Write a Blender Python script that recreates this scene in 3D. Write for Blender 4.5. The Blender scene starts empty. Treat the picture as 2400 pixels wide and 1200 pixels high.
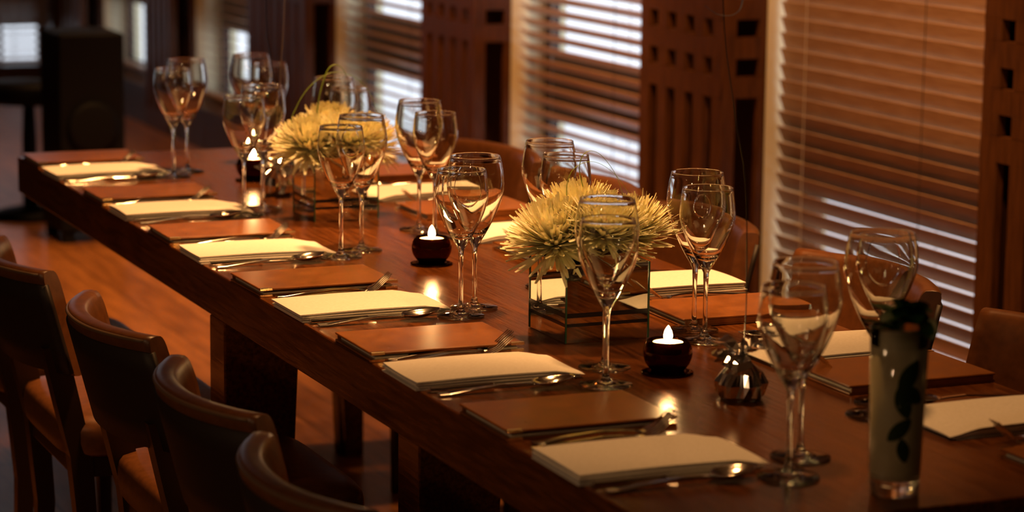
import bpy, bmesh, math, random
from mathutils import Vector, Matrix
random.seed(7)
PI = math.pi
C = bpy.context.scene.collection
sc = bpy.context.scene

# ------------------------------------------------------------------ camera
cd = bpy.data.cameras.new('camera'); cam = bpy.data.objects.new('camera', cd); C.objects.link(cam)
cd.sensor_width = 36.0; cd.lens = 90.92; cd.clip_start = .05; cd.clip_end = 200
yaw, pit, rol = math.radians(23.036), math.radians(9.798), math.radians(.625)
d = Vector((math.sin(yaw)*math.cos(pit), math.cos(yaw)*math.cos(pit), -math.sin(pit)))
r = d.cross(Vector((0, 0, 1))).normalized(); u = r.cross(d)
r2 = math.cos(rol)*r + math.sin(rol)*u; u2 = -math.sin(rol)*r + math.cos(rol)*u
cam.matrix_world = Matrix(((r2.x, u2.x, -d.x, -1.271), (r2.y, u2.y, -d.y, 0), (r2.z, u2.z, -d.z, 1.557), (0, 0, 0, 1)))
cd.dof.use_dof = True; cd.dof.focus_distance = 4.15; cd.dof.aperture_fstop = 4.2
sc.camera = cam

# ------------------------------------------------------------------ view, world, light
sc.view_settings.view_transform = 'Standard'; sc.view_settings.look = 'None'
sc.view_settings.gamma = 1; sc.view_settings.use_curve_mapping = False
sc.view_settings.exposure = 0.0
sc.cycles.use_denoising = True
sc.cycles.max_bounces = 14; sc.cycles.transmission_bounces = 14; sc.cycles.transparent_max_bounces = 16
sc.cycles.diffuse_bounces = 3; sc.cycles.glossy_bounces = 6
sc.cycles.sample_clamp_indirect = 30; sc.cycles.sample_clamp_direct = 0
sc.cycles.use_adaptive_sampling = True; sc.cycles.adaptive_threshold = .02
W = bpy.data.worlds.new('World'); sc.world = W; W.use_nodes = True
W.node_tree.nodes['Background'].inputs[0].default_value = (.80, .88, 1, 1)
W.node_tree.nodes['Background'].inputs[1].default_value = 2.1

WARM = (1, .46, .15)
def spot(loc, aim, watt, angle, blend=.6, rad=.09, col=WARM):
    l = bpy.data.lights.new('lamp', 'SPOT'); l.energy = watt; l.spot_size = math.radians(angle); l.spot_blend = blend
    l.shadow_soft_size = rad; l.color = col
    o = bpy.data.objects.new('ceiling_spot', l); C.objects.link(o); o.location = loc
    o.rotation_euler = (Vector(aim)-Vector(loc)).to_track_quat('-Z', 'Y').to_euler()
# ceiling downlights in a row over the table, the near end less lit than the far end
spot((.45, 3.2, 2.62), (.40, 3.25, .75), 65, 48)
spot((.45, 4.2, 2.62), (.40, 4.15, .75), 255, 52)
spot((.45, 5.3, 2.62), (.40, 5.2, .75), 250, 54)
# downlights over the aisle by the windows
for yy, ww in ((3.9, 110), (5.6, 150), (7.4, 200), (9.4, 70), (11.6, 60)): spot((1.25, yy, 2.62), (1.75, yy+.4, .6), ww, 85)
spot((.85, 7.7, 2.62), (.85, 7.9, 0), 250, 62)
# unseen point lights added as warm ambient, front light for slats, lattice and glasses
for y, z in ((.3, 2.2), (2.6, 2.2)):
    l = bpy.data.lights.new('lamp', 'POINT'); l.energy = 22; l.shadow_soft_size = .07; l.color = (1, .6, .3)
    o = bpy.data.objects.new('warm_ambient_light', l); C.objects.link(o); o.location = (-3.2, y, z)

# ------------------------------------------------------------------ helpers
def tag(o, label=None, cat=None, group=None, kind=None):
    if label: o['label'] = label
    if cat: o['category'] = cat
    if group: o['group'] = group
    if kind: o['kind'] = kind
    return o
def empty(name, loc=(0, 0, 0), rz=0):
    o = bpy.data.objects.new(name, None); C.objects.link(o); o.location = loc; o.rotation_euler = (0, 0, rz); o.empty_display_size = .05
    return o
class MB:
    def __init__(s): s.v = []; s.f = []
    def box(s, x0, y0, z0, x1, y1, z1):
        n = len(s.v)
        s.v += [(x0,y0,z0),(x1,y0,z0),(x1,y1,z0),(x0,y1,z0),(x0,y0,z1),(x1,y0,z1),(x1,y1,z1),(x0,y1,z1)]
        s.f += [(n,n+3,n+2,n+1),(n+4,n+5,n+6,n+7),(n,n+1,n+5,n+4),(n+1,n+2,n+6,n+5),(n+2,n+3,n+7,n+6),(n+3,n,n+4,n+7)]
        return s
    def hexa(s, b, t):          # bottom quad, top quad (lists of 4 points)
        n = len(s.v); s.v += [tuple(p) for p in b] + [tuple(p) for p in t]
        s.f += [(n,n+3,n+2,n+1),(n+4,n+5,n+6,n+7),(n,n+1,n+5,n+4),(n+1,n+2,n+6,n+5),(n+2,n+3,n+7,n+6),(n+3,n,n+4,n+7)]
        return s
    def lathe(s, prof, seg=32, cx=0, cy=0, cz=0):   # prof: (radius, z) list; r=0 makes a pole
        rows = []
        for (rr, z) in prof:
            if rr < 1e-6:
                s.v.append((cx, cy, cz+z)); rows.append([len(s.v)-1]*seg)
            else:
                n = len(s.v)
                for k in range(seg):
                    a = 2*PI*k/seg; s.v.append((cx+rr*math.cos(a), cy+rr*math.sin(a), cz+z))
                rows.append(list(range(n, n+seg)))
        for a, b in zip(rows, rows[1:]):
            for k in range(seg):
                q = [a[k], a[(k+1) % seg], b[(k+1) % seg], b[k]]
                q2 = []
                for i in q:
                    if i not in q2: q2.append(i)
                if len(q2) > 2: s.f.append(tuple(q2))
        return s
    def tube(s, pts, rad, seg=8, flat=1.0, cap=True):
        pts = [Vector(p) for p in pts]; n0 = len(s.v); N = len(pts)
        rad = rad if isinstance(rad, (list, tuple)) else [rad]*N
        ref = Vector((0, 0, 1))
        for i, p in enumerate(pts):
            t = (pts[min(i+1, N-1)] - pts[max(i-1, 0)]).normalized()
            if abs(t.dot(ref)) > .97: ref = Vector((1, 0, 0)) if abs(t.x) < .9 else Vector((0, 1, 0))
            a = t.cross(ref).normalized(); b = t.cross(a).normalized(); ref = -b if b.dot(ref) < 0 else b
            for k in range(seg):
                th = 2*PI*k/seg
                s.v.append(tuple(p + a*math.cos(th)*rad[i] + b*math.sin(th)*rad[i]*flat))
        for i in range(N-1):
            for k in range(seg):
                s.f.append((n0+i*seg+k, n0+i*seg+(k+1) % seg, n0+(i+1)*seg+(k+1) % seg, n0+(i+1)*seg+k))
        if cap:
            s.f.append(tuple(n0+k for k in range(seg))[::-1]); s.f.append(tuple(n0+(N-1)*seg+k for k in range(seg)))
        return s
    def grid(s, fn, nu, nv, thick=None):
        n = len(s.v)
        for i in range(nu+1):
            for j in range(nv+1): s.v.append(tuple(fn(i/nu, j/nv)))
        for i in range(nu):
            for j in range(nv):
                a = n+i*(nv+1)+j; s.f.append((a, a+1, a+nv+2, a+nv+1))
        return s
    def build(s, name, mat, parent=None, smooth=False, bevel=0, solid=0, sub=0, loc=None, seg=2):
        me = bpy.data.meshes.new(name); me.from_pydata(s.v, [], s.f)
        bm = bmesh.new(); bm.from_mesh(me); bmesh.ops.remove_doubles(bm, verts=bm.verts, dist=1e-6)
        bmesh.ops.recalc_face_normals(bm, faces=bm.faces); bm.to_mesh(me); bm.free()
        me.materials.append(mat)
        if smooth:
            for p in me.polygons: p.use_smooth = True
        o = bpy.data.objects.new(name, me); C.objects.link(o)
        if parent: o.parent = parent
        if loc: o.location = loc
        if solid:
            m = o.modifiers.new('s', 'SOLIDIFY'); m.thickness = solid; m.offset = 0
        if bevel:
            m = o.modifiers.new('b', 'BEVEL'); m.width = bevel; m.segments = seg; m.limit_method = 'ANGLE'; m.angle_limit = math.radians(40)
            if smooth: m.harden_normals = False
        if sub:
            m = o.modifiers.new('u', 'SUBSURF'); m.levels = sub; m.render_levels = sub
        return o
def copy_tree(o, parent=None):
    c = o.copy(); C.objects.link(c)
    if parent: c.parent = parent
    for ch in list(o.children): copy_tree(ch, c)
    return c
def struct(o): o['kind'] = 'structure'; return o

# ------------------------------------------------------------------ materials
def mat(name, col, rough=.5, metal=0, spec=.5, **kw):
    m = bpy.data.materials.new(name); m.use_nodes = True; b = m.node_tree.nodes['Principled BSDF']
    b.inputs['Base Color'].default_value = (*col, 1); b.inputs['Roughness'].default_value = rough
    b.inputs['Metallic'].default_value = metal; b.inputs['Specular IOR Level'].default_value = spec
    for k, v in kw.items(): b.inputs[k.replace('_', ' ')].default_value = v
    return m
def nz(m, scale, c0, c1, lo=.3, hi=.7, mapscale=(1, 1, 1), bump=0, detail=6, rough=None, dist=.01):
    nt = m.node_tree; N = nt.nodes; L = nt.links; b = N['Principled BSDF']
    tc = N.new('ShaderNodeTexCoord'); mp = N.new('ShaderNodeMapping'); mp.inputs['Scale'].default_value = mapscale
    no = N.new('ShaderNodeTexNoise'); no.inputs['Scale'].default_value = scale; no.inputs['Detail'].default_value = detail
    cr = N.new('ShaderNodeValToRGB'); cr.color_ramp.elements[0].position = lo; cr.color_ramp.elements[1].position = hi
    cr.color_ramp.elements[0].color = (*c0, 1); cr.color_ramp.elements[1].color = (*c1, 1)
    L.new(tc.outputs['Object'], mp.inputs[0]); L.new(mp.outputs[0], no.inputs[0]); L.new(no.outputs[0], cr.inputs[0]); L.new(cr.outputs[0], b.inputs['Base Color'])
    if bump:
        bp = N.new('ShaderNodeBump'); bp.inputs['Strength'].default_value = bump; bp.inputs['Distance'].default_value = dist
        L.new(no.outputs[0], bp.inputs['Height']); L.new(bp.outputs[0], b.inputs['Normal'])
    if rough:
        mr = N.new('ShaderNodeMapRange'); mr.inputs[3].default_value = rough[0]; mr.inputs[4].default_value = rough[1]
        L.new(no.outputs[0], mr.inputs[0]); L.new(mr.outputs[0], b.inputs['Roughness'])
    return m
M = {}
M['table'] = nz(mat('table_wood', (.14, .04, .015), .22), 22, (.06, .016, .003), (.18, .056, .010), .3, .72, (7, .55, 7), bump=.25, rough=(.16, .3), dist=.002)
M['floor'] = mat('floor_wood', (.3, .12, .04), .35)
def floor_nodes(m):
    nt = m.node_tree; N = nt.nodes; L = nt.links; b = N['Principled BSDF']
    tc = N.new('ShaderNodeTexCoord'); mp = N.new('ShaderNodeMapping'); mp.inputs['Rotation'].default_value = (0, 0, PI/2)
    br = N.new('ShaderNodeTexBrick'); br.inputs['Scale'].default_value = 1; br.inputs['Brick Width'].default_value = 1.5; br.inputs['Row Height'].default_value = .13
    br.inputs['Mortar Size'].default_value = .0025; br.inputs['Color1'].default_value = (.36, .145, .038, 1); br.inputs['Color2'].default_value = (.25, .095, .025, 1); br.inputs['Mortar'].default_value = (.06, .02, .008, 1)
    no = N.new('ShaderNodeTexNoise'); no.inputs['Scale'].default_value = 9; no.inputs['Detail'].default_value = 7
    mp2 = N.new('ShaderNodeMapping'); mp2.inputs['Scale'].default_value = (5, .5, 1)
    mx = N.new('ShaderNodeMixRGB'); mx.blend_type = 'MULTIPLY'; mx.inputs[0].default_value = .8
    cr = N.new('ShaderNodeValToRGB'); cr.color_ramp.elements[0].color = (.45, .4, .35, 1); cr.color_ramp.elements[1].color = (1.2, 1.15, 1.1, 1); cr.color_ramp.elements[0].position = .3; cr.color_ramp.elements[1].position = .7
    L.new(tc.outputs['Object'], mp.inputs[0]); L.new(mp.outputs[0], br.inputs[0]); L.new(tc.outputs['Object'], mp2.inputs[0]); L.new(mp2.outputs[0], no.inputs[0])
    L.new(no.outputs[0], cr.inputs[0]); L.new(br.outputs[0], mx.inputs[1]); L.new(cr.outputs[0], mx.inputs[2]); L.new(mx.outputs[0], b.inputs['Base Color'])
floor_nodes(M['floor'])
M['leather'] = nz(mat('chair_leather', (.2, .07, .03), .38), 60, (.11, .038, .010), (.17, .06, .017), bump=.15, dist=.002)
M['darkhide'] = mat('dark_hide', (.018, .010, .007), .55)
M['piping'] = mat('seam_piping', (.16, .10, .06), .4)
M['darkleg'] = mat('dark_leg_wood', (.03, .012, .006), .35)
M['menu'] = nz(mat('menu_leather', (.3, .1, .03), .3), 35, (.18, .06, .012), (.28, .098, .021), bump=.12, rough=(.24, .38), dist=.002)
M['paper'] = mat('paper', (.7, .66, .56), .7)
M['brass'] = mat('brass', (.95, .75, .4), .2, 1)
M['napkin'] = nz(mat('napkin_cotton', (.85, .82, .76), .85, spec=.2), 220, (.80, .77, .70), (.88, .85, .79), bump=.25, dist=.001)
M['steel'] = mat('cutlery_steel', (.86, .84, .8), .13, 1)
M['foil'] = mat('silver_foil', (.8, .8, .8), .16, 1)
M['blackribbon'] = mat('dark_ribbon', (.015, .018, .03), .35)
M['tanribbon'] = mat('pale_ribbon', (.5, .38, .25), .4)
M['blueribbon'] = mat('navy_ribbon', (.02, .03, .08), .35)
M['lattice'] = nz(mat('lattice_wood', (.13, .05, .015), .45, spec=.3), 30, (.065, .022, .004), (.125, .044, .009), mapscale=(3, 3, .4), bump=.05)
M['darkwood'] = nz(mat('dark_panel_wood', (.04, .016, .008), .4), 20, (.03, .012, .006), (.055, .02, .01), mapscale=(3, 3, .4))
M['cream'] = mat('cream_paint', (.84, .76, .50), .5)
M['slat'] = nz(mat('blind_slat_wood', (.5, .3, .18), .38), 20, (.44, .25, .14), (.56, .35, .21), mapscale=(4, .5, 4))
M['cord'] = mat('cord', (.65, .58, .5), .7)
M['darkcord'] = mat('dark_cord', (.04, .025, .02), .7)
M['wall'] = mat('brown_wall', (.10, .05, .03), .7)
M['ceil'] = mat('ceiling_paint', (.16, .10, .06), .8)
M['pave'] = nz(mat('pavement', (.8, .8, .8), .9), 3, (.74, .74, .74), (.84, .84, .84))
M['black'] = mat('black_lacquer', (.004, .004, .005), .6, spec=.15)
M['petal'] = nz(mat('chrysanthemum_petal', (.9, .85, .5), .6), 14, (.90, .85, .48), (.95, .93, .68))
M['petal'].node_tree.nodes['Principled BSDF'].inputs['Subsurface Weight'].default_value = .15
M['stem'] = mat('flower_stem', (.06, .16, .03), .5)
M['grass'] = mat('grass_green', (.22, .34, .04), .4)
M['mint'] = mat('mint_leaf', (.02, .075, .018), .45)
M['wax'] = mat('white_wax', (.9, .82, .68), .5); M['wax'].node_tree.nodes['Principled BSDF'].inputs['Subsurface Weight'].default_value = .6
M['wax'].node_tree.nodes['Principled BSDF'].inputs['Subsurface Radius'].default_value = (.02, .012, .006)
M['alu'] = mat('tealight_tin', (.8, .8, .78), .25, 1)
M['badge'] = mat('pale_badge', (.35, .35, .6), .4)
def glass(name, col=(1, 1, 1), rough=0, ior=1.5, transp=0):
    m = bpy.data.materials.new(name); m.use_nodes = True; nt = m.node_tree; N = nt.nodes; L = nt.links
    N.remove(N['Principled BSDF']); g = N.new('ShaderNodeBsdfGlass'); g.inputs['Color'].default_value = (*col, 1); g.inputs['Roughness'].default_value = rough; g.inputs['IOR'].default_value = ior
    t = N.new('ShaderNodeBsdfTransparent'); t.inputs['Color'].default_value = (*col, 1); mx = N.new('ShaderNodeMixShader'); mx.inputs[0].default_value = transp
    L.new(g.outputs[0], mx.inputs[1]); L.new(t.outputs[0], mx.inputs[2]); L.new(mx.outputs[0], N['Material Output'].inputs[0]); return m
M['glass'] = glass('clear_glass', (.985, .99, .985))
M['amber'] = glass('dark_amber_glass', (.42, .23, .14), 0, 1.45, 0)
M['pane'] = None
def thin(name):
    m = bpy.data.materials.new(name); m.use_nodes = True; nt = m.node_tree; N = nt.nodes; L = nt.links
    N.remove(N['Principled BSDF']); t = N.new('ShaderNodeBsdfTransparent'); g = N.new('ShaderNodeBsdfGlossy'); g.inputs['Roughness'].default_value = .02
    mx = N.new('ShaderNodeMixShader'); mx.inputs[0].default_value = .05
    L.new(t.outputs[0], mx.inputs[1]); L.new(g.outputs[0], mx.inputs[2]); L.new(mx.outputs[0], N['Material Output'].inputs[0]); return m
M['pane'] = thin('window_glass')
M['mirror'] = mat('mirrored_glass', (.82, .86, .82), .015, 1)
M['greenedge'] = mat('green_glass_edge', (.02, .07, .04), .15)
M['vaseblack'] = mat('black_band', (.01, .01, .012), .12)
def emis(name, col, st):
    m = bpy.data.materials.new(name); m.use_nodes = True; nt = m.node_tree; N = nt.nodes
    N.remove(N['Principled BSDF']); e = N.new('ShaderNodeEmission'); e.inputs[0].default_value = (*col, 1); e.inputs[1].default_value = st
    nt.links.new(e.outputs[0], N['Material Output'].inputs[0]); return m
M['flame'] = emis('candle_flame', (1, .55, .2), 260)
M['drink'] = mat('cloudy_lime_drink', (.92, .84, .54), .35, Transmission_Weight=.15, IOR=1.33)
M['ice'] = mat('cloudy_ice', (.55, .56, .5), .25, Transmission_Weight=.8, IOR=1.3)

# ------------------------------------------------------------------ room shell
XW = 2.02                       # front face of the window wall piers
ZC = 2.7
struct(MB().box(-4, -2.5, -.06, 2.36, 14.6, 0).build('floor', M['floor']))
struct(MB().box(-4, -2.5, ZC, 2.5, 14.6, ZC+.1).build('ceiling', M['ceil']))
struct(MB().box(-4.1, -2.5, 0, -4, 14.6, ZC).build('wall_left', M['wall']))
struct(MB().box(-4, -2.6, 0, 2.5, -2.5, ZC).build('wall_back', M['wall']))
PIERS = [(4.45, 5.003, 4), (6.283, 6.80, 4), (8.09, 8.59, 4), (9.905, 10.67, 6), (11.94, 12.38, 4), (13.72, 14.25, 4)]
OPEN = [(5.003, 6.283), (6.80, 8.09), (8.59, 9.905), (10.67, 11.94), (12.38, 13.72)]
SILL = .19; HEAD = 2.35
# the wall itself: solid stretches, the piers' cores, strips under and over the windows
w = MB().box(XW, -2.5, 0, 2.36, 4.45, ZC).box(XW, 14.25, 0, 2.36, 14.6, ZC)
for a, b, n in PIERS: w.box(2.16, a, 0, 2.36, b, ZC)
for a, b in OPEN: w.box(2.03, a, 0, 2.36, b, SILL-.02); w.box(2.03, a, HEAD, 2.36, b, ZC)
struct(w.build('wall_right', M['darkwood']))

def lattice_rows():
    rows = [(.10, .78)]; z = .838
    while z < 1.6: rows.append((z, z+.05)); z += .108
    rows.append((z, 2.3)); return rows
def lattice(mb, p0, p1, ncol, hole, fixed, axis, th=.022):
    # board with rows of square holes and tall slots; axis 'y' lies in a plane x=fixed, axis 'x' in a plane y=fixed
    L = p1-p0; gap = (L-ncol*hole)/(ncol+1); xs = [p0]
    if ncol == 1: gap = (L-hole)/2
    for i in range(ncol): xs += [p0+gap*(i+1)+hole*i, p0+(gap+hole)*(i+1)]
    xs.append(p1)
    rows = lattice_rows(); zs = [0]
    for a, b in rows: zs += [a, b]
    zs.append(ZC)
    def bx(a, b, z0, z1):
        if axis == 'y': mb.box(fixed, a, z0, fixed+th, b, z1)
        else: mb.box(a, fixed, z0, b, fixed+th, z1)
    for j in range(0, len(zs)-1, 2): bx(p0, p1, zs[j], zs[j+1])
    for j in range(1, len(zs)-2, 2):
        for i in range(0, len(xs)-1, 2): bx(xs[i], xs[i+1], zs[j], zs[j+1])
light_block = MB()  # unseen panels added inside the piers so no daylight shows through the holes
for i, (a, b, n) in enumerate(PIERS):
    mb = MB(); lattice(mb, a, b, n, .053, XW, 'y')
    lattice(mb, XW+.022, 2.155, 1, .07, b-.022, 'x'); lattice(mb, XW+.022, 2.155, 1, .07, a, 'x')
    struct(mb.build('trim_%d' % (i+1), M['lattice'], bevel=.0015, seg=1))
    light_block.box(XW+.023, b-.046, 0, 2.159, b-.026, ZC)

struct(light_block.build('wall_right_light_block', M['darkwood']))

# windows: cream jambs, sill, thin dark sash with a deep transom rail, glass
for i, (a, b) in enumerate(OPEN):
    w = empty('window_%d' % (i+1), (2.28, (a+b)/2, SILL)); struct(w)
    y0, y1 = a-w.location.y, b-w.location.y; x = lambda v: v-2.28; z = lambda v: v-SILL
    MB().box(x(2.157), y1-.004, 0, x(2.36), y1+.0, z(HEAD)).box(x(2.157), y0, 0, x(2.36), y0+.004, z(HEAD)).build('window_jamb', M['cream'], w)
    MB().box(x(2.03), y0, -.02, x(2.36), y1, 0).build('window_sill', M['darkwood'], w)
    f = MB(); q = (x(2.28), x(2.305))
    f.box(q[0], y0+.004, 0, q[1], y0+.03, z(HEAD)); f.box(q[0], y1-.03, 0, q[1], y1-.004, z(HEAD))
    f.box(q[0], y0+.03, 0, q[1], y1-.03, .02); f.box(q[0], y0+.03, z(HEAD)-.03, q[1], y1-.03, z(HEAD))
    f.box(q[0], y0+.03, z(.515), q[1], y1-.03, z(.745)); f.box(q[0], y1-.075, .02, q[1], y1-.06, z(.515)); f.box(q[0], y1-.075, z(.745), q[1], y1-.06, z(HEAD)-.03)
    f.build('window_frame', M['darkwood'], w)
    MB().box(x(2.29), y0+.03, .02, x(2.294), y1-.03, z(.515)).box(x(2.29), y0+.03, z(.745), x(2.294), y1-.03, z(HEAD)-.03).build('pane', M['pane'], w)

# far wall with its own window
FX0, FX1, FY = .62, 1.98, 14.2
struct(MB().box(-4, FY, 0, FX0, FY+.25, ZC).box(FX1, FY, 0, XW, FY+.25, ZC).box(FX0, FY, 0, FX1, FY+.25, .13).box(FX0, FY, 2.3, FX1, FY+.25, ZC).build('wall_far', M['darkwood']))
w = empty('window_6', ((FX0+FX1)/2, FY+.18, .13)); struct(w); hx = (FX1-FX0)/2
MB().box(-hx, 0, 0, -hx+.04, .03, 2.17).box(hx-.04, 0, 0, hx, .03, 2.17).box(-hx+.04, 0, .205, hx-.04, .03, .42).box(-hx+.04, 0, 0, hx-.04, .03, .02).box(hx-.26, 0, .02, hx-.24, .03, .205).box(-hx+.04, 0, 2.14, hx-.04, .03, 2.17).build('window_frame', M['darkwood'], w)
MB().box(-hx+.04, .012, .02, hx-.04, .016, 2.14).build('pane', M['pane'], w)
struct(MB().box(2.36, -8, -.2, 40, 40, -.05).box(-30, 14.6, -.2, 2.36, 40, -.05).build('ground', M['pave']))

# ------------------------------------------------------------------ venetian blinds
def blind(name, length, tilt, zlo, zhi, pitch, label, along='y', closed_above=None):
    o = empty(name); tag(o, label, 'blind', 'wooden venetian blinds in the windows')
    s = MB(); n = int((zhi-zlo)/pitch); h = length/2; wd = .025
    for k in range(n):
        zc = zlo+.03+pitch*k; t = math.radians(tilt)
        if closed_above and zc > closed_above: t = math.radians(71)
        t += math.radians(random.uniform(-1.2, 1.2)); sag = random.uniform(-.0008, .0008)
        c, si = math.cos(t), math.sin(t); th = .0015
        pts = [(-wd*c-th*si, wd*si-th*c), (wd*c-th*si, -wd*si-th*c), (wd*c+th*si, -wd*si+th*c), (-wd*c+th*si, wd*si+th*c)]
        if along == 'y': A = [(px, -h, zc+pz+sag) for px, pz in pts]; B = [(px, h, zc+pz-sag) for px, pz in pts]
        else: A = [(-h, px, zc+pz+sag) for px, pz in pts]; B = [(h, px, zc+pz-sag) for px, pz in pts]
        s.hexa(A, B)
    s.build('slats', M['slat'], o)
    if along == 'y': MB().box(-.025, -h, zlo-.02, .025, h, zlo).build('bottom_rail', M['slat'], o, bevel=.004); MB().box(-.03, -h, zhi+.01, .03, h, zhi+.05).build('head_rail', M['slat'], o)
    else: MB().box(-h, -.025, zlo-.02, h, .025, zlo).build('bottom_rail', M['slat'], o, bevel=.004); MB().box(-h, -.03, zhi+.01, h, .03, zhi+.05).build('head_rail', M['slat'], o)
    for fr, mt in ((.36, 'cord'), (-.12, 'darkcord'), (-.36, 'cord')):
        p = fr*length
        c = MB()
        for q in (-.027, .027): c.tube([(q, p, zlo-.01), (q, p, zhi+.02)] if along == 'y' else [(p, q, zlo-.01), (p, q, zhi+.02)], .0011, 6)
        c.build('ladder_cord', M[mt], o)
    return o
BL = ['brown wooden venetian blind, nearly closed, in the nearest and largest window at right',
      'wooden venetian blind with wide bright gaps in the second window from the right',
      'wooden venetian blind in the middle window behind the far flower vase',
      'wooden venetian blind with a pale open lower corner behind the far wine glasses',
      'small blurred venetian blind in the farthest window of the long wall']
for i, ((a, b), t) in enumerate(zip(OPEN, (63, 36, 30, 24, 22))):
    o = blind('venetian_blind', b-a-.04, t, SILL+.03, 2.28, .043, BL[i], closed_above=.76 if i == 0 else None); o.location = (2.197, (a+b)/2, 0)
o = blind('venetian_blind', FX1-FX0-.02, 27, .16, 2.24, .043, 'venetian blind glowing white on the end wall at the left edge', 'x'); o.location = ((FX0+FX1)/2, FY+.06, 0)

# ------------------------------------------------------------------ table
TY0, TY1, TT = 2.53, 5.93, .082
t = empty('dining_table', (.4, (TY0+TY1)/2, 0)); tag(t, 'long dark red-brown wooden dining table set for twelve', 'table')
hy = (TY1-TY0)/2
MB().box(-.4, -hy, .75-TT, .4, hy, .75).build('tabletop', M['table'], t, bevel=.003)
for s_ in (-1, 1):
    for yy, inset in ((4.27, 0), (3.50, .07), (2.60, 0), (5.78, 0)):
        if s_ < 0 and yy > 5: continue
        y0 = yy-t.location.y; x1 = .4-inset; x0 = (.26 if yy < 5 else .325)-inset
        pts_t = [(-x1 if s_ < 0 else x0, y0), (-x0 if s_ < 0 else x1, y0), (-x0 if s_ < 0 else x1, y0+.09), (-x1 if s_ < 0 else x0, y0+.09)]
        ins = .03
        pts_b = [(px+(0 if abs(abs(px)-x1) < .001 else (-ins if s_ < 0 else ins)), py) for px, py in pts_t]
        MB().hexa([(px, py, 0) for px, py in pts_b], [(px, py, .75-TT) for px, py in pts_t]).build('leg', M['table'], t, bevel=.003)

# ------------------------------------------------------------------ chairs
def make_chair():
    o = empty('dining_chair')
    # local frame: +x towards the table edge, chair centred on y=0
    def arc(yv): return -.345 + .062*(abs(yv)/.207)**2.2
    def back(u, v):
        # closed section swept along the arc
        yv = (u-.5)*.414; x = arc(yv)
        dx = .062*2.2*(abs(yv)/.207)**1.2/.207*(1 if yv > 0 else -1); nrm = Vector((1, -dx, 0)).normalized()
        ph = v*2*PI
        hh = .095; tt = .021
        # rounded rectangle section, tapering a little at the bottom
        a = math.cos(ph); b = math.sin(ph)
        pa = math.copysign(abs(a)**.45, a)*tt; pb = math.copysign(abs(b)**.45, b)*hh
        zc = .665+pb; lean = (.76-zc)*.26
        ends = 1-.0*abs(u-.5)
        return Vector((x+lean, yv, zc)) + nrm*pa*(.85+.15*(pb/hh))
    s = MB(); nu, nv = 28, 28; s.grid(back, nu, nv)
    n = nv+1
    s.f.append(tuple(range(0, nv))[::-1]); s.f.append(tuple(nu*n+k for k in range(0, nv)))
    s.build('backrest', M['leather'], o, smooth=False, bevel=0)
    for p in o.children[-1].data.polygons: p.use_smooth = len(p.vertices) == 4
    s = MB()
    def outer(u, v):
        yv = (u-.5)*.4185; dx = .062*2.2*(abs(yv)/.207)**1.2/.207*(1 if yv > 0 else -1); nrm = Vector((1, -dx, 0)).normalized()
        z = .737-v*.160; return Vector((arc(yv)+(.76-z)*.26, yv, z))-nrm*(.0175)
    s.grid(outer, 24, 4).build('outer_back', M['darkhide'], o, smooth=True, solid=.0095)
    # seam piping along the outer top edge
    pts = []
    for k in range(25):
        yv = (k/24-.5)*.404; pts.append((arc(yv)-.012+.006, yv, .7525))
    MB().tube([(p[0]-.008, p[1], p[2]) for p in pts], .0035, 8).build('piping', M['piping'], o, smooth=True)
    # seat cushion: rounded slab
    def seat_outline(k, N):
        a = 2*PI*k/N; ca, sa = math.cos(a), math.sin(a); e = .32
        x = math.copysign(abs(ca)**e, ca); y = math.copysign(abs(sa)**e, sa)
        wy = .215+.015*x
        return (-.095+.165*x, wy*y)
    s = MB(); N = 48; lay = [(.955, .398), (.985, .405), (1, .425), (1, .445), (.985, .458), (.95, .466), (.85, .471), (.6, .474), (.3, .4755)]
    n0 = len(s.v)
    for sc_, z_ in lay:
        for k in range(N):
            x, y = seat_outline(k, N); s.v.append((-.095+(x+.095)*sc_, y*sc_, z_+.02))
    for i in range(len(lay)-1):
        for k in range(N): s.f.append((i*N+k, i*N+(k+1) % N, (i+1)*N+(k+1) % N, (i+1)*N+k))
    s.f.append(tuple(range(N))[::-1]); s.f.append(tuple((len(lay)-1)*N+k for k in range(N)))
    s.build('seat', M['leather'], o, smooth=True)
    MB().box(-.24, -.19, .38, .045, .19, .425).build('seat_frame', M['darkleg'], o, bevel=.004)
    for sy in (-1, 1):
        y = sy*.172
        # rear post and leg in one sweep, leaning forward on its way down
        path = [(-.272, y, .62), (-.25, y, .52), (-.228, y, .42), (-.215, y, .25), (-.225, y, 0)]
        s = MB(); q = .017
        for (xa, ya, za), (xb, yb, zb) in zip(path, path[1:]):
            wa = q*(.75+.5*min(1, za/.5)); wb = q*(.75+.5*min(1, zb/.5))
            s.hexa([(xb-wb, yb-wb, zb), (xb+wb, yb-wb, zb), (xb+wb, yb+wb, zb), (xb-wb, yb+wb, zb)], [(xa-wa, ya-wa, za), (xa+wa, ya-wa, za), (xa+wa, ya+wa, za), (xa-wa, ya+wa, za)])
        s.build('leg', M['darkleg'], o)
        MB().hexa([(.02, y-.011, 0), (.042, y-.011, 0), (.042, y+.011, 0), (.02, y+.011, 0)], [(.008, y-.018, .39), (.045, y-.018, .39), (.045, y+.018, .39), (.008, y+.018, .39)]).build('leg', M['darkleg'], o)
    return o
chair0 = make_chair(); first = True
LCH = [(2.92, 'brown leather chair at the bottom edge, nearest the viewer on the left side'),
       (3.42, 'curved brown leather chair, second nearest on the left side of the table'),
       (3.97, 'curved brown leather chair, third from the viewer on the left side'),
       (4.58, 'dark low-backed leather chair cut by the left edge, fourth from the viewer'),
       (5.10, 'chair fragment at the left edge, farthest of the visible left chairs')]
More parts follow.
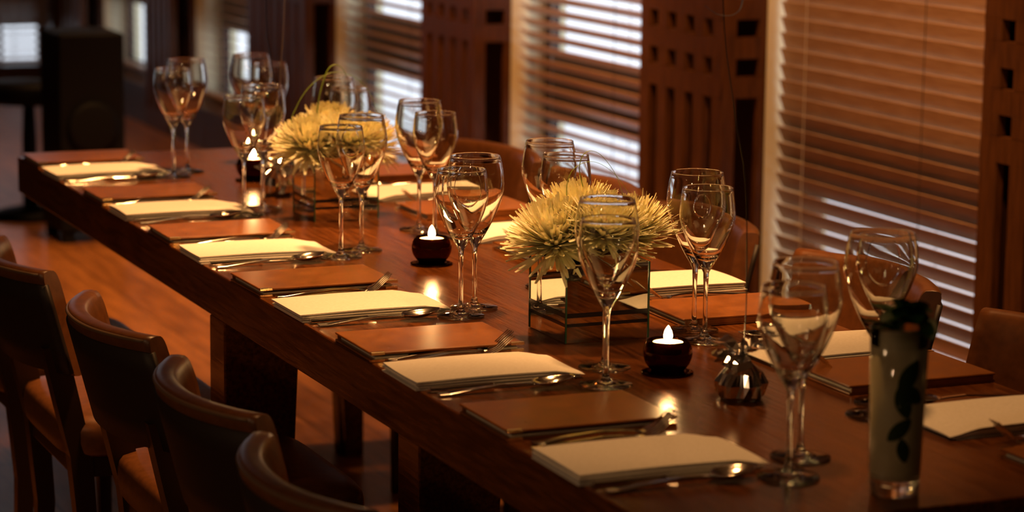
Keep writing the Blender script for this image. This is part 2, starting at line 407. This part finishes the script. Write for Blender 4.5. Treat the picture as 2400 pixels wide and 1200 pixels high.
RCH = [(3.30, 'brown leather chair back at the right edge under the lattice post'),
       (3.92, 'orange-brown leather chair on the window side behind the mint drink'),
       (4.57, 'brown leather chair on the window side behind the near candle and tall wine glass'),
       (5.08, 'dark leather chair on the window side behind the near white flowers'),
       (5.63, 'reddish leather chair on the window side at the far half of the table')]
for side, lst in (('L', LCH), ('R', RCH)):
    for ci, (y, lab) in enumerate(lst):
        c = chair0 if first else copy_tree(chair0); first = False
        c.location = ((-.008, .020, .024, 0, 0)[ci] if side == 'L' else .79, y, 0); c.rotation_euler.z = 0 if side == 'L' else PI; c.scale.y = 1 if side == 'L' else 1.12
        tag(c, lab, 'chair', 'leather chairs along the ' + ('left side of the table' if side == 'L' else 'window side of the table'))

# ------------------------------------------------------------------ place settings
ORD = ['nearest', 'second nearest', 'third nearest', 'third farthest', 'second farthest', 'farthest']
SIDE = {'L': 'on the left side', 'R': 'on the window side'}
def make_menu():
    o = empty('menu_folder'); L_, W_ = .244, .168
    for nme, z0 in (('back_cover', 0), ('front_cover', .0105)):
        MB().box(-L_/2, -W_/2, z0, L_/2, W_/2, z0+.0035).build(nme, M['menu'], o, bevel=.0014)
    MB().box(-L_/2+.004, W_/2-.004, .0035, L_/2-.004, W_/2, .0105).build('spine', M['menu'], o)
    MB().box(-L_/2+.008, -W_/2+.006, .0036, L_/2-.008, W_/2-.006, .0062).build('paper_insert', M['paper'], o)
    for sx in (-1, 1):
        for z0 in (0, .0105):
            x0, x1 = sorted((sx*(L_/2+.0008), sx*(L_/2-.021)))
            MB().box(x0, -W_/2-.0008, z0-.0002, x1, -W_/2+.006, z0+.0042).build('metal_corner', M['brass'], o, bevel=.0006)
    return o
def make_napkin(seed):
    rnd = random.Random(seed); o = empty('folded_napkin'); L_, W_ = .25, rnd.uniform(.13, .15)
    ph = rnd.uniform(0, 6); ww = rnd.uniform(-.006, .006)
    nl = 4; names = []
    s = MB()
    for k in range(nl):
        z0 = k*.0037; th = .0032
        dx = rnd.uniform(-.003, .003); dy = rnd.uniform(-.002, .002)
        nu, nv = 20, 10
        def fn(uu, vv, top, z0=z0, dx=dx, dy=dy, k=k):
            x = (uu-.5)*L_+dx; y = (vv-.5)*W_*(1-.06*k/3*0)+dy + ww*(uu-.5)*k/3
            e = min(1, (1-uu)/.16); e = e*e*(3-2*e)            # the loose end slumps
            zz = z0 + (th if top else 0)
            wave = .0016*math.sin(uu*7+ph+k*.7)*math.sin(vv*PI)*(k/3) + .002*math.sin(uu*PI)*(k/3)
            zz = zz*(.48+.52*e)+wave
            ed = min(vv, 1-vv, uu/.5)/.05
            if ed < 1 and top: zz -= .0011*(1-ed)**2
            x += .010*(1-e)*(k-1.2)/2
            return (x, y, max(zz, .0002 if not top else .001))
        n = len(s.v)
        for top in (0, 1):
            for i in range(nu+1):
                for j in range(nv+1): s.v.append(fn(i/nu, j/nv, top))
        m = (nu+1)*(nv+1); I = lambda t, i, j: n+t*m+i*(nv+1)+j
        for i in range(nu):
            for j in range(nv):
                s.f.append((I(0,i,j), I(0,i,j+1), I(0,i+1,j+1), I(0,i+1,j))); s.f.append((I(1,i,j), I(1,i+1,j), I(1,i+1,j+1), I(1,i,j+1)))
        for i in range(nu):
            s.f.append((I(0,i,0), I(0,i+1,0), I(1,i+1,0), I(1,i,0))); s.f.append((I(0,i,nv), I(1,i,nv), I(1,i+1,nv), I(0,i+1,nv)))
        for j in range(nv):
            s.f.append((I(0,0,j), I(1,0,j), I(1,0,j+1), I(0,0,j+1))); s.f.append((I(0,nu,j), I(0,nu,j+1), I(1,nu,j+1), I(1,nu,j)))
    m = s.build('napkin', M['napkin'], None, smooth=True)
    m.data.set_sharp_from_angle(angle=math.radians(50)) if hasattr(m.data, 'set_sharp_from_angle') else None
    bpy.data.objects.remove(o); m.name = 'folded_napkin'; return m
def strip(s, pts, wid, th=.0016):       # flat bar along pts (x,z) with half widths
    for k in range(len(pts)-1):
        (x0, z0), (x1, z1) = pts[k], pts[k+1]; a, b = wid[k], wid[k+1]
        s.hexa([(x0, -a, z0), (x1, -b, z1), (x1, b, z1), (x0, a, z0)], [(x0, -a*.8, z0+th), (x1, -b*.8, z1+th), (x1, b*.8, z1+th), (x0, a*.8, z0+th)])
def handle_pts(): return [(-.10, .0015), (-.085, .0016), (-.05, .005), (0, .0085), (.03, .0075), (.045, .006)], [.0085, .009, .0065, .0035, .003, .0035]
def make_fork():
    o = empty('table_fork')
    s = MB(); p, w_ = handle_pts(); strip(s, p, w_, .0025); s.build('fork_handle', M['steel'], o, bevel=.0008)
    s = MB(); strip(s, [(.045, .006), (.053, .0045), (.062, .0045)], [.0035, .010, .0115], .0018)
    for k in range(4):
        y = -.0100+k*.00667
        for (x0, z0), (x1, z1), a, b in (((.060, .0045), (.078, .0125), .0019, .0016), ((.078, .0125), (.100, .031), .0016, .0010)):
            s.hexa([(x0, y-a, z0), (x1, y-b, z1), (x1, y+b, z1), (x0, y+a, z0)], [(x0, y-a, z0+.0018), (x1, y-b, z1+.0014), (x1, y+b, z1+.0014), (x0, y+a, z0+.0018)])
    s.build('tines', M['steel'], o); return o
def make_spoon():
    o = empty('table_spoon')
    s = MB(); p, w_ = handle_pts(); strip(s, p, w_, .0025); s.build('spoon_handle', M['steel'], o, bevel=.0008)
    def bowl(u, v):
        a = v*2*PI; rr = u; x = .074+rr*.033*math.cos(a); y = rr*.0205*math.sin(a)*(1-.12*math.cos(a))
        return (x, y, .0012+.0095*rr*rr+.006*((x-.045)/.06))
    s = MB().grid(bowl, 8, 24); s.build('spoon_bowl', M['steel'], o, smooth=True, solid=.0012); return o
def make_knife():
    o = empty('table_knife')
    s = MB(); strip(s, [(-.11, .002), (-.09, .002), (-.02, .002), (-.012, .002)], [.008, .0085, .0065, .005], .0055); s.build('knife_handle', M['steel'], o, bevel=.0015)
    s = MB(); strip(s, [(-.012, .003), (0, .0032), (.06, .0032), (.095, .0032), (.112, .0032)], [.005, .0085, .009, .0075, .001], .0016); s.build('blade', M['steel'], o); return o

def prof_shell(out, inn): return out + inn[::-1]
def make_glass(h, rmax, rrim, zs, zmax, foot, seed):
    # stemmed wine glass as one blown piece; outer profile up, inner profile down
    th = .0008
    ob = [(0, 0), (foot*.6, .0002), (foot-.0015, .0006), (foot, .0016), (foot-.001, .0026), (foot*.6, .0042), (foot*.28, .0068), (.0062, .0105), (.0042, .018), (.0036, .04), (.0035, zs-.03), (.0042, zs-.012), (.0046, zs-.002)]
    H = h-zs; K = 16; bowl = []
    for k in range(1, K+1):
        q = k/K; zz = zs+H*q
        tt = (zz-zs)/(zmax-zs)
        if tt < 1: rr = .0045+(rmax-.0045)*(1-(1-tt)**1.55)
        else:
            m = (zz-zmax)/(h-zmax); rr = rmax-(rmax-rrim)*m**1.5
        bowl.append((rr, zz))
    inner = [(max(rr-th-.0042*max(0, 1-(zz-zs)/(zmax-zs))**1.6, .0015), zz) for rr, zz in bowl if zz > zs+.02]
    r_ = bowl[-1][0]; prof = ob + bowl[:-1] + [(r_, h-.0012), (r_+.0002, h-.0004), (r_-.0001, h+.0002), (r_-th/2, h+.0005), (r_-th+.0001, h+.0002), (r_-th-.0002, h-.0004), (r_-th, h-.0012)] + inner[:-1][::-1] + [(0, zs+.018)]
    return MB().lathe(prof, 48).build('wine_glass', M['glass'], None, smooth=True)
gl_small = make_glass(.240, .0432, .0385, .110, .198, .039, 1)
gl_large = make_glass(.252, .0475, .0405, .102, .204, .039, 2)
used = {'s': False, 'l': False}
menu0 = make_menu(); fork0 = make_fork(); spoon0 = make_spoon(); knife0 = make_knife()
uses = {}
def inst(proto, key):
    if key not in uses: uses[key] = 1; return proto
    return copy_tree(proto)
def put(o, loc, rz): o.location = loc; o.rotation_euler = (0, 0, rz); return o
TZ = .75
NL = [2.835, 3.385, 3.91, 4.47, 4.99, 5.585]     # napkin centre along the table, left side
ML = [3.085, 3.60, 4.15, 4.70, 5.22, 5.80]
NR = [2.875, 3.345, 3.92, 4.51, 5.06, 5.63]
MR = [2.62, 3.165, 3.675, 4.30, 4.82, 5.36]
rr = random.Random(3)
for side, NN, MM in (('L', NL, ML), ('R', NR, MR)):
    sg = 1 if side == 'L' else -1
    for i in range(6):
        who = '%s %s' % (ORD[i], SIDE[side]); rz = 0 if side == 'L' else PI
        j = lambda a: rr.uniform(-a, a)
        X = lambda v: v if side == 'L' else .80-v
        n = make_napkin(10*i+(0 if side == 'L' else 5)); put(n, (X(.122), NN[i], TZ), rz+j(.02))
        tag(n, 'white cotton napkin folded in a thick oblong, %s' % who, 'napkin', 'folded napkins ' + SIDE[side])
        m = inst(menu0, 'm'); put(m, (X(.1235), MM[i], TZ+.0002), rz+j(.015))
        tag(m, 'brown leather menu folder with metal corners, %s' % who, 'menu', 'menu folders ' + SIDE[side])
        yb = NN[i]+sg*.004
        for k, (dy, dx) in enumerate(((.104, 0), (.134, .012))):
            f = inst(fork0, 'f'); put(f, (X(.112+dx+j(.004)), yb+sg*(dy), TZ+.0003), rz+j(.03))
            tag(f, 'silver fork %s the napkin, place setting %s' % (('lying right against', 'one step away from')[k], who), 'fork', 'forks ' + SIDE[side])
        k_ = inst(knife0, 'k'); put(k_, (X(.118), yb-sg*.088, TZ+.0003), rz+j(.02))
        tag(k_, 'silver table knife between napkin and spoon, place setting %s' % who, 'knife', 'knives ' + SIDE[side])
        s_ = inst(spoon0, 's'); put(s_, (X(.112), yb-sg*.117, TZ+.0003), rz+j(.03))
        tag(s_, 'silver spoon with raised bowl, place setting %s' % who, 'spoon', 'spoons ' + SIDE[side])
# wine glasses: (small xy, large xy) for every setting
GL = [((.254, 2.71), (.318, 2.795)), ((.262, 3.259), (.309, 3.364)), ((.256, 3.80), (.304, 3.86)), ((.258, 4.391), (.317, 4.446)), ((.237, 4.918), (.298, 4.988)), ((.251, 5.49), (.302, 5.56))]
GR = [((.575, 3.024), (.527, 2.965)), ((.537, 3.488), (.560, 3.570)), ((.485, 3.905), (.495, 3.995)), ((.497, 4.535), (.503, 4.635)), ((.487, 4.995), (.486, 5.09)), ((.488, 5.54), (.473, 5.63))]
for side, GG in (('L', GL), ('R', GR)):
    for i, (a, b) in enumerate(GG):
        for (xx, yy), pr, kk, nm in ((a, gl_small, 'gs', 'smaller'), (b, gl_large, 'gl', 'larger')):
            g = inst(pr, kk); put(g, (xx, yy, TZ+.0002), 0)
            tag(g, 'empty wine glass, the %s of the pair %s %s' % (nm, ORD[i], SIDE[side]), 'wine glass', 'wine glasses ' + SIDE[side])

# ------------------------------------------------------------------ candles
def make_candle():
    o = empty('candle_holder')
    R = .036
    out = [(0, 0), (.030, 0), (.038, .001), (.0385, .0025), (.034, .0035), (.020, .006)]
    for k in range(13):
        a = -1.05+k*(1.62/12); out.append((R*math.cos(a), .031+R*.93*math.sin(a)))
    inn = [(x-.0035, z) for x, z in out[8:]]
    prof = out + [(out[-1][0]-.0017, out[-1][1]+.001)] + inn[::-1] + [(0, inn[0][1]+.003)]
    MB().lathe(prof, 40).build('glass_bowl', M['amber'], o, smooth=True)
    MB().lathe([(0, .030), (.0195, .030), (.0215, .044), (.0222, .0465), (.021, .0465), (.0205, .0445), (0, .0445)], 32).build('tealight', M['wax'], o, smooth=True)
    MB().tube([(0, 0, .0445), (0.0005, 0, .050)], .0008, 6).build('wick', M['darkcord'], o)
    fl = [(0, .0475), (.0032, .049), (.0058, .053), (.0062, .057), (.0048, .063), (.0022, .068), (0, .071)]
    MB().lathe(fl, 16).build('flame', M['flame'], o, smooth=True)
    return o
cn0 = make_candle()
for k, ((x, y), lab) in enumerate((((.387, 4.268), 'round amber glass candle holder with lit tealight between the two flower vases'), ((.380, 3.30), 'round dark glass candle holder with lit tealight in front of the near flower vase'), ((.40, 5.385), 'glowing red-brown candle holder beyond the far flower vase, behind wine glasses'))):
    c = cn0 if k == 0 else copy_tree(cn0); c.location = (x, y, TZ+.0002); tag(c, lab, 'candle holder', 'tealight holders down the middle of the table')

# ------------------------------------------------------------------ mirrored vases, flowers, grass
def make_vase():
    o = empty('mirrored_vase'); h = .07; H = .122
    s = MB()
    for (a, b) in (((-h, -h), (h, -h+.004)), ((-h, h-.004), (h, h)), ((-h, -h+.004), (-h+.004, h-.004)), ((h-.004, -h+.004), (h, h-.004))): s.box(a[0], a[1], 0, b[0], b[1], H)
    s.box(-h+.004, -h+.004, 0, h-.004, h-.004, .004); s.build('mirror_body', M['mirror'], o, bevel=.0012)
    s = MB(); e = .0009
    for z0, z1 in ((.026, .031), (.040, .047)):
        s.box(-h-e, -h-e, z0, h+e, -h, z1).box(-h-e, h, z0, h+e, h+e, z1).box(-h-e, -h, z0, -h, h, z1).box(h, -h, z0, h+e, h, z1)
    s.build('black_band', M['vaseblack'], o)
    s = MB()
    for sx in (-1, 1):
        for sy in (-1, 1): MB().box(sx*h-.0013, sy*h-.0013, .001, sx*h+.0013, sy*h+.0013, H-.001).build('green_edge', M['greenedge'], o)
    return o
v0 = make_vase()
VS = [((.395, 3.61), 'square mirrored glass vase nearer the viewer, reflecting a napkin'), ((.408, 4.855), 'square mirrored glass vase at the far half of the table')]
def bloom(seed, R=.075):
    rnd = random.Random(seed); s = MB()
    NP = 430
    for k in range(NP):
        f = (k+.5)/NP; a = k*2.39996; el = math.radians(86-104*f**.75+rnd.uniform(-7, 7))
        ln = R*(.66+.30*f**.6)*rnd.uniform(.86, 1.06)
        dirv = Vector((math.cos(a)*math.cos(el), math.sin(a)*math.cos(el), math.sin(el)))
        side = Vector((-math.sin(a), math.cos(a), 0)); upv = side.cross(dirv) * -1
        if upv.z < 0: upv = -upv
        w_ = .0040*rnd.uniform(.8, 1.15); tw = rnd.uniform(-.25, .25); curl = rnd.uniform(.004, .020)*(1 if rnd.random() < .85 else -1)
        n = len(s.v); S = 5
        for q in range(S+1):
            t_ = q/S; c = dirv*(.006+ln*t_) + upv*(curl*t_*t_) + side*(tw*.012*t_*t_)
            ww = w_*(.5+.95*t_*(1.3-t_))*(1 if q < S else .6)
            s.v += [tuple(c-side*ww), tuple(c-upv*w_*.35*(1-t_*.5)), tuple(c+side*ww)]
        for q in range(S):
            b = n+q*3; s.f += [(b, b+1, b+4, b+3), (b+1, b+2, b+5, b+4)]
    return s
FL = {0: [(-.062, -.010, .148, .36, -.05), (.060, -.016, .150, -.34, 0), (.000, -.05, .162, 0, .30), (.000, .045, .168, 0, -.3)],
      1: [(-.058, -.010, .142, .38, 0), (.058, -.012, .142, -.38, 0), (.005, -.045, .150, 0, .28), (.0, .045, .158, 0, -.28)]}
NMS = ['leaning left over the rim of', 'leaning right over the rim of', 'at the front of', 'at the back of']
for vi, ((vx, vy), lab) in enumerate(VS):
    v = v0 if vi == 0 else copy_tree(v0); v.location = (vx, vy, TZ+.0002)
    if vi == 1: v.scale = (.95, .95, .95)
    tag(v, lab, 'vase', 'mirrored vases')
    for k, (dx, dy, dz, ry, rx) in enumerate(FL[vi]):
        root = empty('chrysanthemum', (vx+dx, vy+dy, TZ+dz))
        tag(root, 'pale yellow chrysanthemum %s the %s vase' % (NMS[k], ('near', 'far')[vi]), 'flower', 'chrysanthemums in the %s vase' % ('near', 'far')[vi])
        b = bloom(vi*10+k, .084 if vi == 0 else .078).build('petals', M['petal'], root); b.rotation_euler = (rx, -ry, random.uniform(0, 3)); b.rotation_mode = 'ZYX'
        b.rotation_mode = 'XYZ'
        MB().tube([(0, 0, 0), (-dx*.4, -dy*.4, -.05), (-dx*.75, -dy*.75, -dz+.012)], .0025, 6).build('stem', M['stem'], root, smooth=True)
def bez(pts, n=24):
    P = [Vector(p) for p in pts]; out = []
    for i in range(len(P)-1):
        p0 = P[max(i-1, 0)]; p1 = P[i]; p2 = P[i+1]; p3 = P[min(i+2, len(P)-1)]
        for k in range(n if i == len(P)-2 else n):
            t_ = k/n; out.append(.5*((2*p1)+(-p0+p2)*t_+(2*p0-5*p1+4*p2-p3)*t_*t_+(-p0+3*p1-3*p2+p3)*t_**3))
    out.append(P[-1]); return out
def blade(pts, w_, lab):
    p = bez(pts, 10); n = len(p); o = MB().tube(p, [w_*(1-.7*k/n) for k in range(n)], 6, .4).build('grass_blade', M['grass'], None, smooth=True)
    tag(o, lab, 'grass blade', 'looped grass blades in the flowers')
blade([(.366, 4.85, .84), (.366, 4.85, .92), (.371, 4.85, .985), (.388, 4.85, 1.04), (.405, 4.85, 1.054), (.421, 4.85, 1.046), (.429, 4.85, 1.03)], .0038, 'thick green grass blade arching highest over the far flowers')
blade([(.37, 4.86, .85), (.32, 4.86, .93), (.330, 4.86, .975), (.36, 4.86, 1.015), (.40, 4.86, 1.037), (.44, 4.86, 1.032), (.475, 4.86, 1.005), (.495, 4.86, .965), (.508, 4.86, .92)], .0022, 'thin green grass blade making a wide arch over the far flowers')
blade([(.42, 3.63, .86), (.40, 3.63, .95), (.385, 3.63, 1.005), (.395, 3.63, 1.032), (.42, 3.63, 1.028), (.45, 3.63, .99), (.47, 3.63, .93)], .0018, 'thin dark grass loop rising from the near flowers')
blade([(.40, 3.64, .86), (.37, 3.64, .95), (.375, 3.64, 1.0), (.41, 3.64, 1.016), (.45, 3.64, .995), (.485, 3.64, .95)], .0015, 'second thin grass loop, lower, over the near flowers')

# ------------------------------------------------------------------ foil balloon weights with ribbons
def weight(loc, seed, lab, ribbons):
    rnd = random.Random(seed); o = empty('balloon_weight', loc); tag(o, lab, 'balloon weight', 'foil balloon weights')
    s = MB(); rows = []
    prof = [(0, 0), (.026, 0), (.033, .006), (.034, .022), (.027, .038), (.013, .052), (.0085, .060)]
    ph = [rnd.uniform(0, 6) for _ in range(4)]
    s.lathe(prof, 36)
    s.v = [(x*(1+.10*math.sin(math.atan2(y, x)*5+ph[0]+z*60)+.07*math.sin(math.atan2(y, x)*9+ph[1]-z*90)), y*(1+.10*math.sin(math.atan2(y, x)*5+ph[0]+z*60)+.07*math.sin(math.atan2(y, x)*9+ph[1]-z*90)), z) for x, y, z in s.v]
    s.build('foil_body', M['foil'], o)
    s = MB()
    for k in range(9):       # flared foil leaves above the neck
        a = k*2*PI/9+rnd.uniform(-.2, .2); ln = rnd.uniform(.045, .07); up = rnd.uniform(.2, 1.1)
        dv = Vector((math.cos(a)*math.cos(up), math.sin(a)*math.cos(up), math.sin(up))); sd = Vector((-math.sin(a), math.cos(a), 0))
        n = len(s.v)
        for q in range(6):
            t_ = q/5; c = Vector((0, 0, .058))+dv*ln*t_+Vector((0, 0, -.026*t_*t_)); ww = .005+.017*t_
            s.v += [tuple(c-sd*ww+Vector((0, 0, .005*rnd.random()))), tuple(c+Vector((0, 0, -.007*rnd.random()))), tuple(c+sd*ww+Vector((0, 0, .006*rnd.random())))]
        for q in range(5): b = n+q*3; s.f += [(b, b+1, b+4, b+3), (b+1, b+2, b+5, b+4)]
    s.build('foil_frill', M['foil'], o, solid=.0004)
    for pts, w_, mt in ribbons:
        MB().tube(bez([(p[0]-loc[0], p[1]-loc[1], p[2]-loc[2]) for p in pts], 14), w_, 6, .35).build('ribbon', M[mt], o, smooth=True)
weight((.405, 3.12, TZ+.0002), 4, 'crumpled silver foil balloon weight beside the near candle', [
    ([(.407, 3.12, .805), (.41, 3.12, .90), (.404, 3.12, 1.05), (.385, 3.12, 1.15), (.357, 3.11, 1.30), (.34, 3.1, 1.6), (.35, 3.1, 2.6)], .0016, 'blackribbon'),
    ([(.330, 3.11, 1.299), (.345, 3.1, 1.288), (.362, 3.09, 1.288), (.380, 3.1, 1.30), (.39, 3.12, 1.33), (.37, 3.13, 1.36)], .0014, 'blueribbon')])
weight((.385, 5.17, TZ+.0002), 9, 'small silver foil balloon weight between the far candle and far vase', [
    ([(.385, 5.17, .805), (.386, 5.17, .95), (.372, 5.17, 1.05), (.365, 5.17, 1.15), (.37, 5.17, 1.6), (.37, 5.17, 2.6)], .0026, 'blackribbon'),
    ([(.387, 5.17, .805), (.395, 5.17, 1.0), (.405, 5.17, 1.16), (.42, 5.17, 1.6), (.43, 5.17, 2.6)], .0022, 'tanribbon')])

# ------------------------------------------------------------------ mint drink
o = empty('mint_cocktail', (.338, 2.60, TZ+.0002)); tag(o, 'tall highball glass of cloudy lime drink with mint leaves', 'drink')
MB().lathe([(0, 0), (.027, 0), (.0295, .002), (.0305, .02), (.0355, .205), (.0345, .206), (.0335, .204), (.029, .026), (.026, .021), (0, .021)], 48).build('tumbler', M['glass'], o, smooth=True)
MB().lathe([(0, .0205), (.0262, .0205), (.0294, .027), (.0338, .182), (0, .182)], 40).build('lime_drink', M['drink'], o, smooth=True)
rnd = random.Random(5)
def leaf(s, c, dv, ln, wd, cup=.2):
    dv = Vector(dv).normalized(); sd = dv.cross(Vector((0, 0, 1))); sd = sd.normalized() if sd.length > .1 else Vector((1, 0, 0)); up = sd.cross(dv)
    n = len(s.v); S = 7
    for q in range(S+1):
        t_ = q/S; w_ = wd*math.sin(PI*min(1, t_*.96+.04))**.7*(1+.08*(q % 2)); p = Vector(c)+dv*ln*t_-up*ln*.25*t_*t_
        s.v += [tuple(p-sd*w_+up*w_*cup), tuple(p), tuple(p+sd*w_+up*w_*cup)]
    for q in range(S): b = n+q*3; s.f += [(b, b+1, b+4, b+3), (b+1, b+2, b+5, b+4)]
s = MB()
for k in range(26):
    a = rnd.uniform(0, 2*PI); e = rnd.uniform(-.25, 1.1)
    leaf(s, (rnd.uniform(-.014, .022), rnd.uniform(-.014, .014), rnd.uniform(.196, .226)), (math.cos(a)*math.cos(e), math.sin(a)*math.cos(e), math.sin(e)), rnd.uniform(.034, .052), rnd.uniform(.011, .016))
s.tube([(0, 0, .12), (.004, 0, .2), (.002, .002, .24)], .0018, 6)
s.build('mint_sprig', M['mint'], o)
for az, z_, ln, tl, wd in ((-112, .150, .045, -.5, .011), (-122, .118, .040, .35, .010), (-128, .085, .038, -.8, .009), (-104, .128, .036, 1.0, .010), (-118, .060, .030, .2, .008)):
    # leaves pressed against the inside of the glass, following its curve
    s = MB(); S = 8
    for q in range(S+1):
        t_ = q/S; w_ = wd*math.sin(PI*(t_*.96+.02))**.7
        for e in (-1, 0, 1):
            h_ = ln*(t_-.5)*math.sin(tl)+e*w_*math.cos(tl); v_ = z_+ln*(.5-t_)*math.cos(tl)+e*w_*math.sin(tl)
            rr_ = .0294+.0044*(v_-.027)/.155+.0004; a_ = math.radians(az+13)+h_/rr_
            s.v.append((rr_*math.cos(a_), rr_*math.sin(a_), v_))
    for q in range(S): b = q*3; s.f += [(b, b+1, b+4, b+3), (b+1, b+2, b+5, b+4)]
    s.build('mint_leaf', M['mint'], o)

# ------------------------------------------------------------------ dark things in the far room
o = empty('black_cabinet', (.942, 9.2, 0)); tag(o, 'black upright cabinet with a small pale badge beyond the far table end', 'cabinet')
MB().box(-.12, -.15, .04, .12, .15, .755).build('cabinet_body', M['black'], o, bevel=.012, seg=3)
MB().lathe([(0, 0), (.09, 0), (.095, .012), (.075, .016), (0, .016)], 32).build('speaker_cone', M['black'], o, smooth=True)
c = o.children[-1]; c.rotation_euler = (PI/2, 0, 0); c.location = (0, -.151, .42)
MB().box(-.012, -.155, .31, .012, -.151, .328).build('badge', M['badge'], o, bevel=.001)
for sx in (-1, 1):
    for sy in (-1, 1): MB().box(sx*.09-.02, sy*.12-.02, 0, sx*.09+.02, sy*.12+.02, .04).build('foot', M['black'], o)
o = empty('pedestal_stand', (.875, 9.62, 0)); o.location = (.86, 9.72, 0); tag(o, 'dark pedestal stool on a round base at the left, past the table end', 'stool')
MB().lathe([(0, 0), (.15, 0), (.155, .01), (.12, .028), (.045, .045), (0, .05)], 36).build('round_base', M['black'], o, smooth=True)
MB().lathe([(0, .04), (.03, .04), (.028, .30), (.022, .44), (0, .44)], 24).build('post', M['black'], o, smooth=True)
MB().lathe([(0, .44), (.14, .44), (.155, .46), (.155, .50), (.14, .52), (0, .525)], 36).build('seat', M['black'], o, smooth=True)
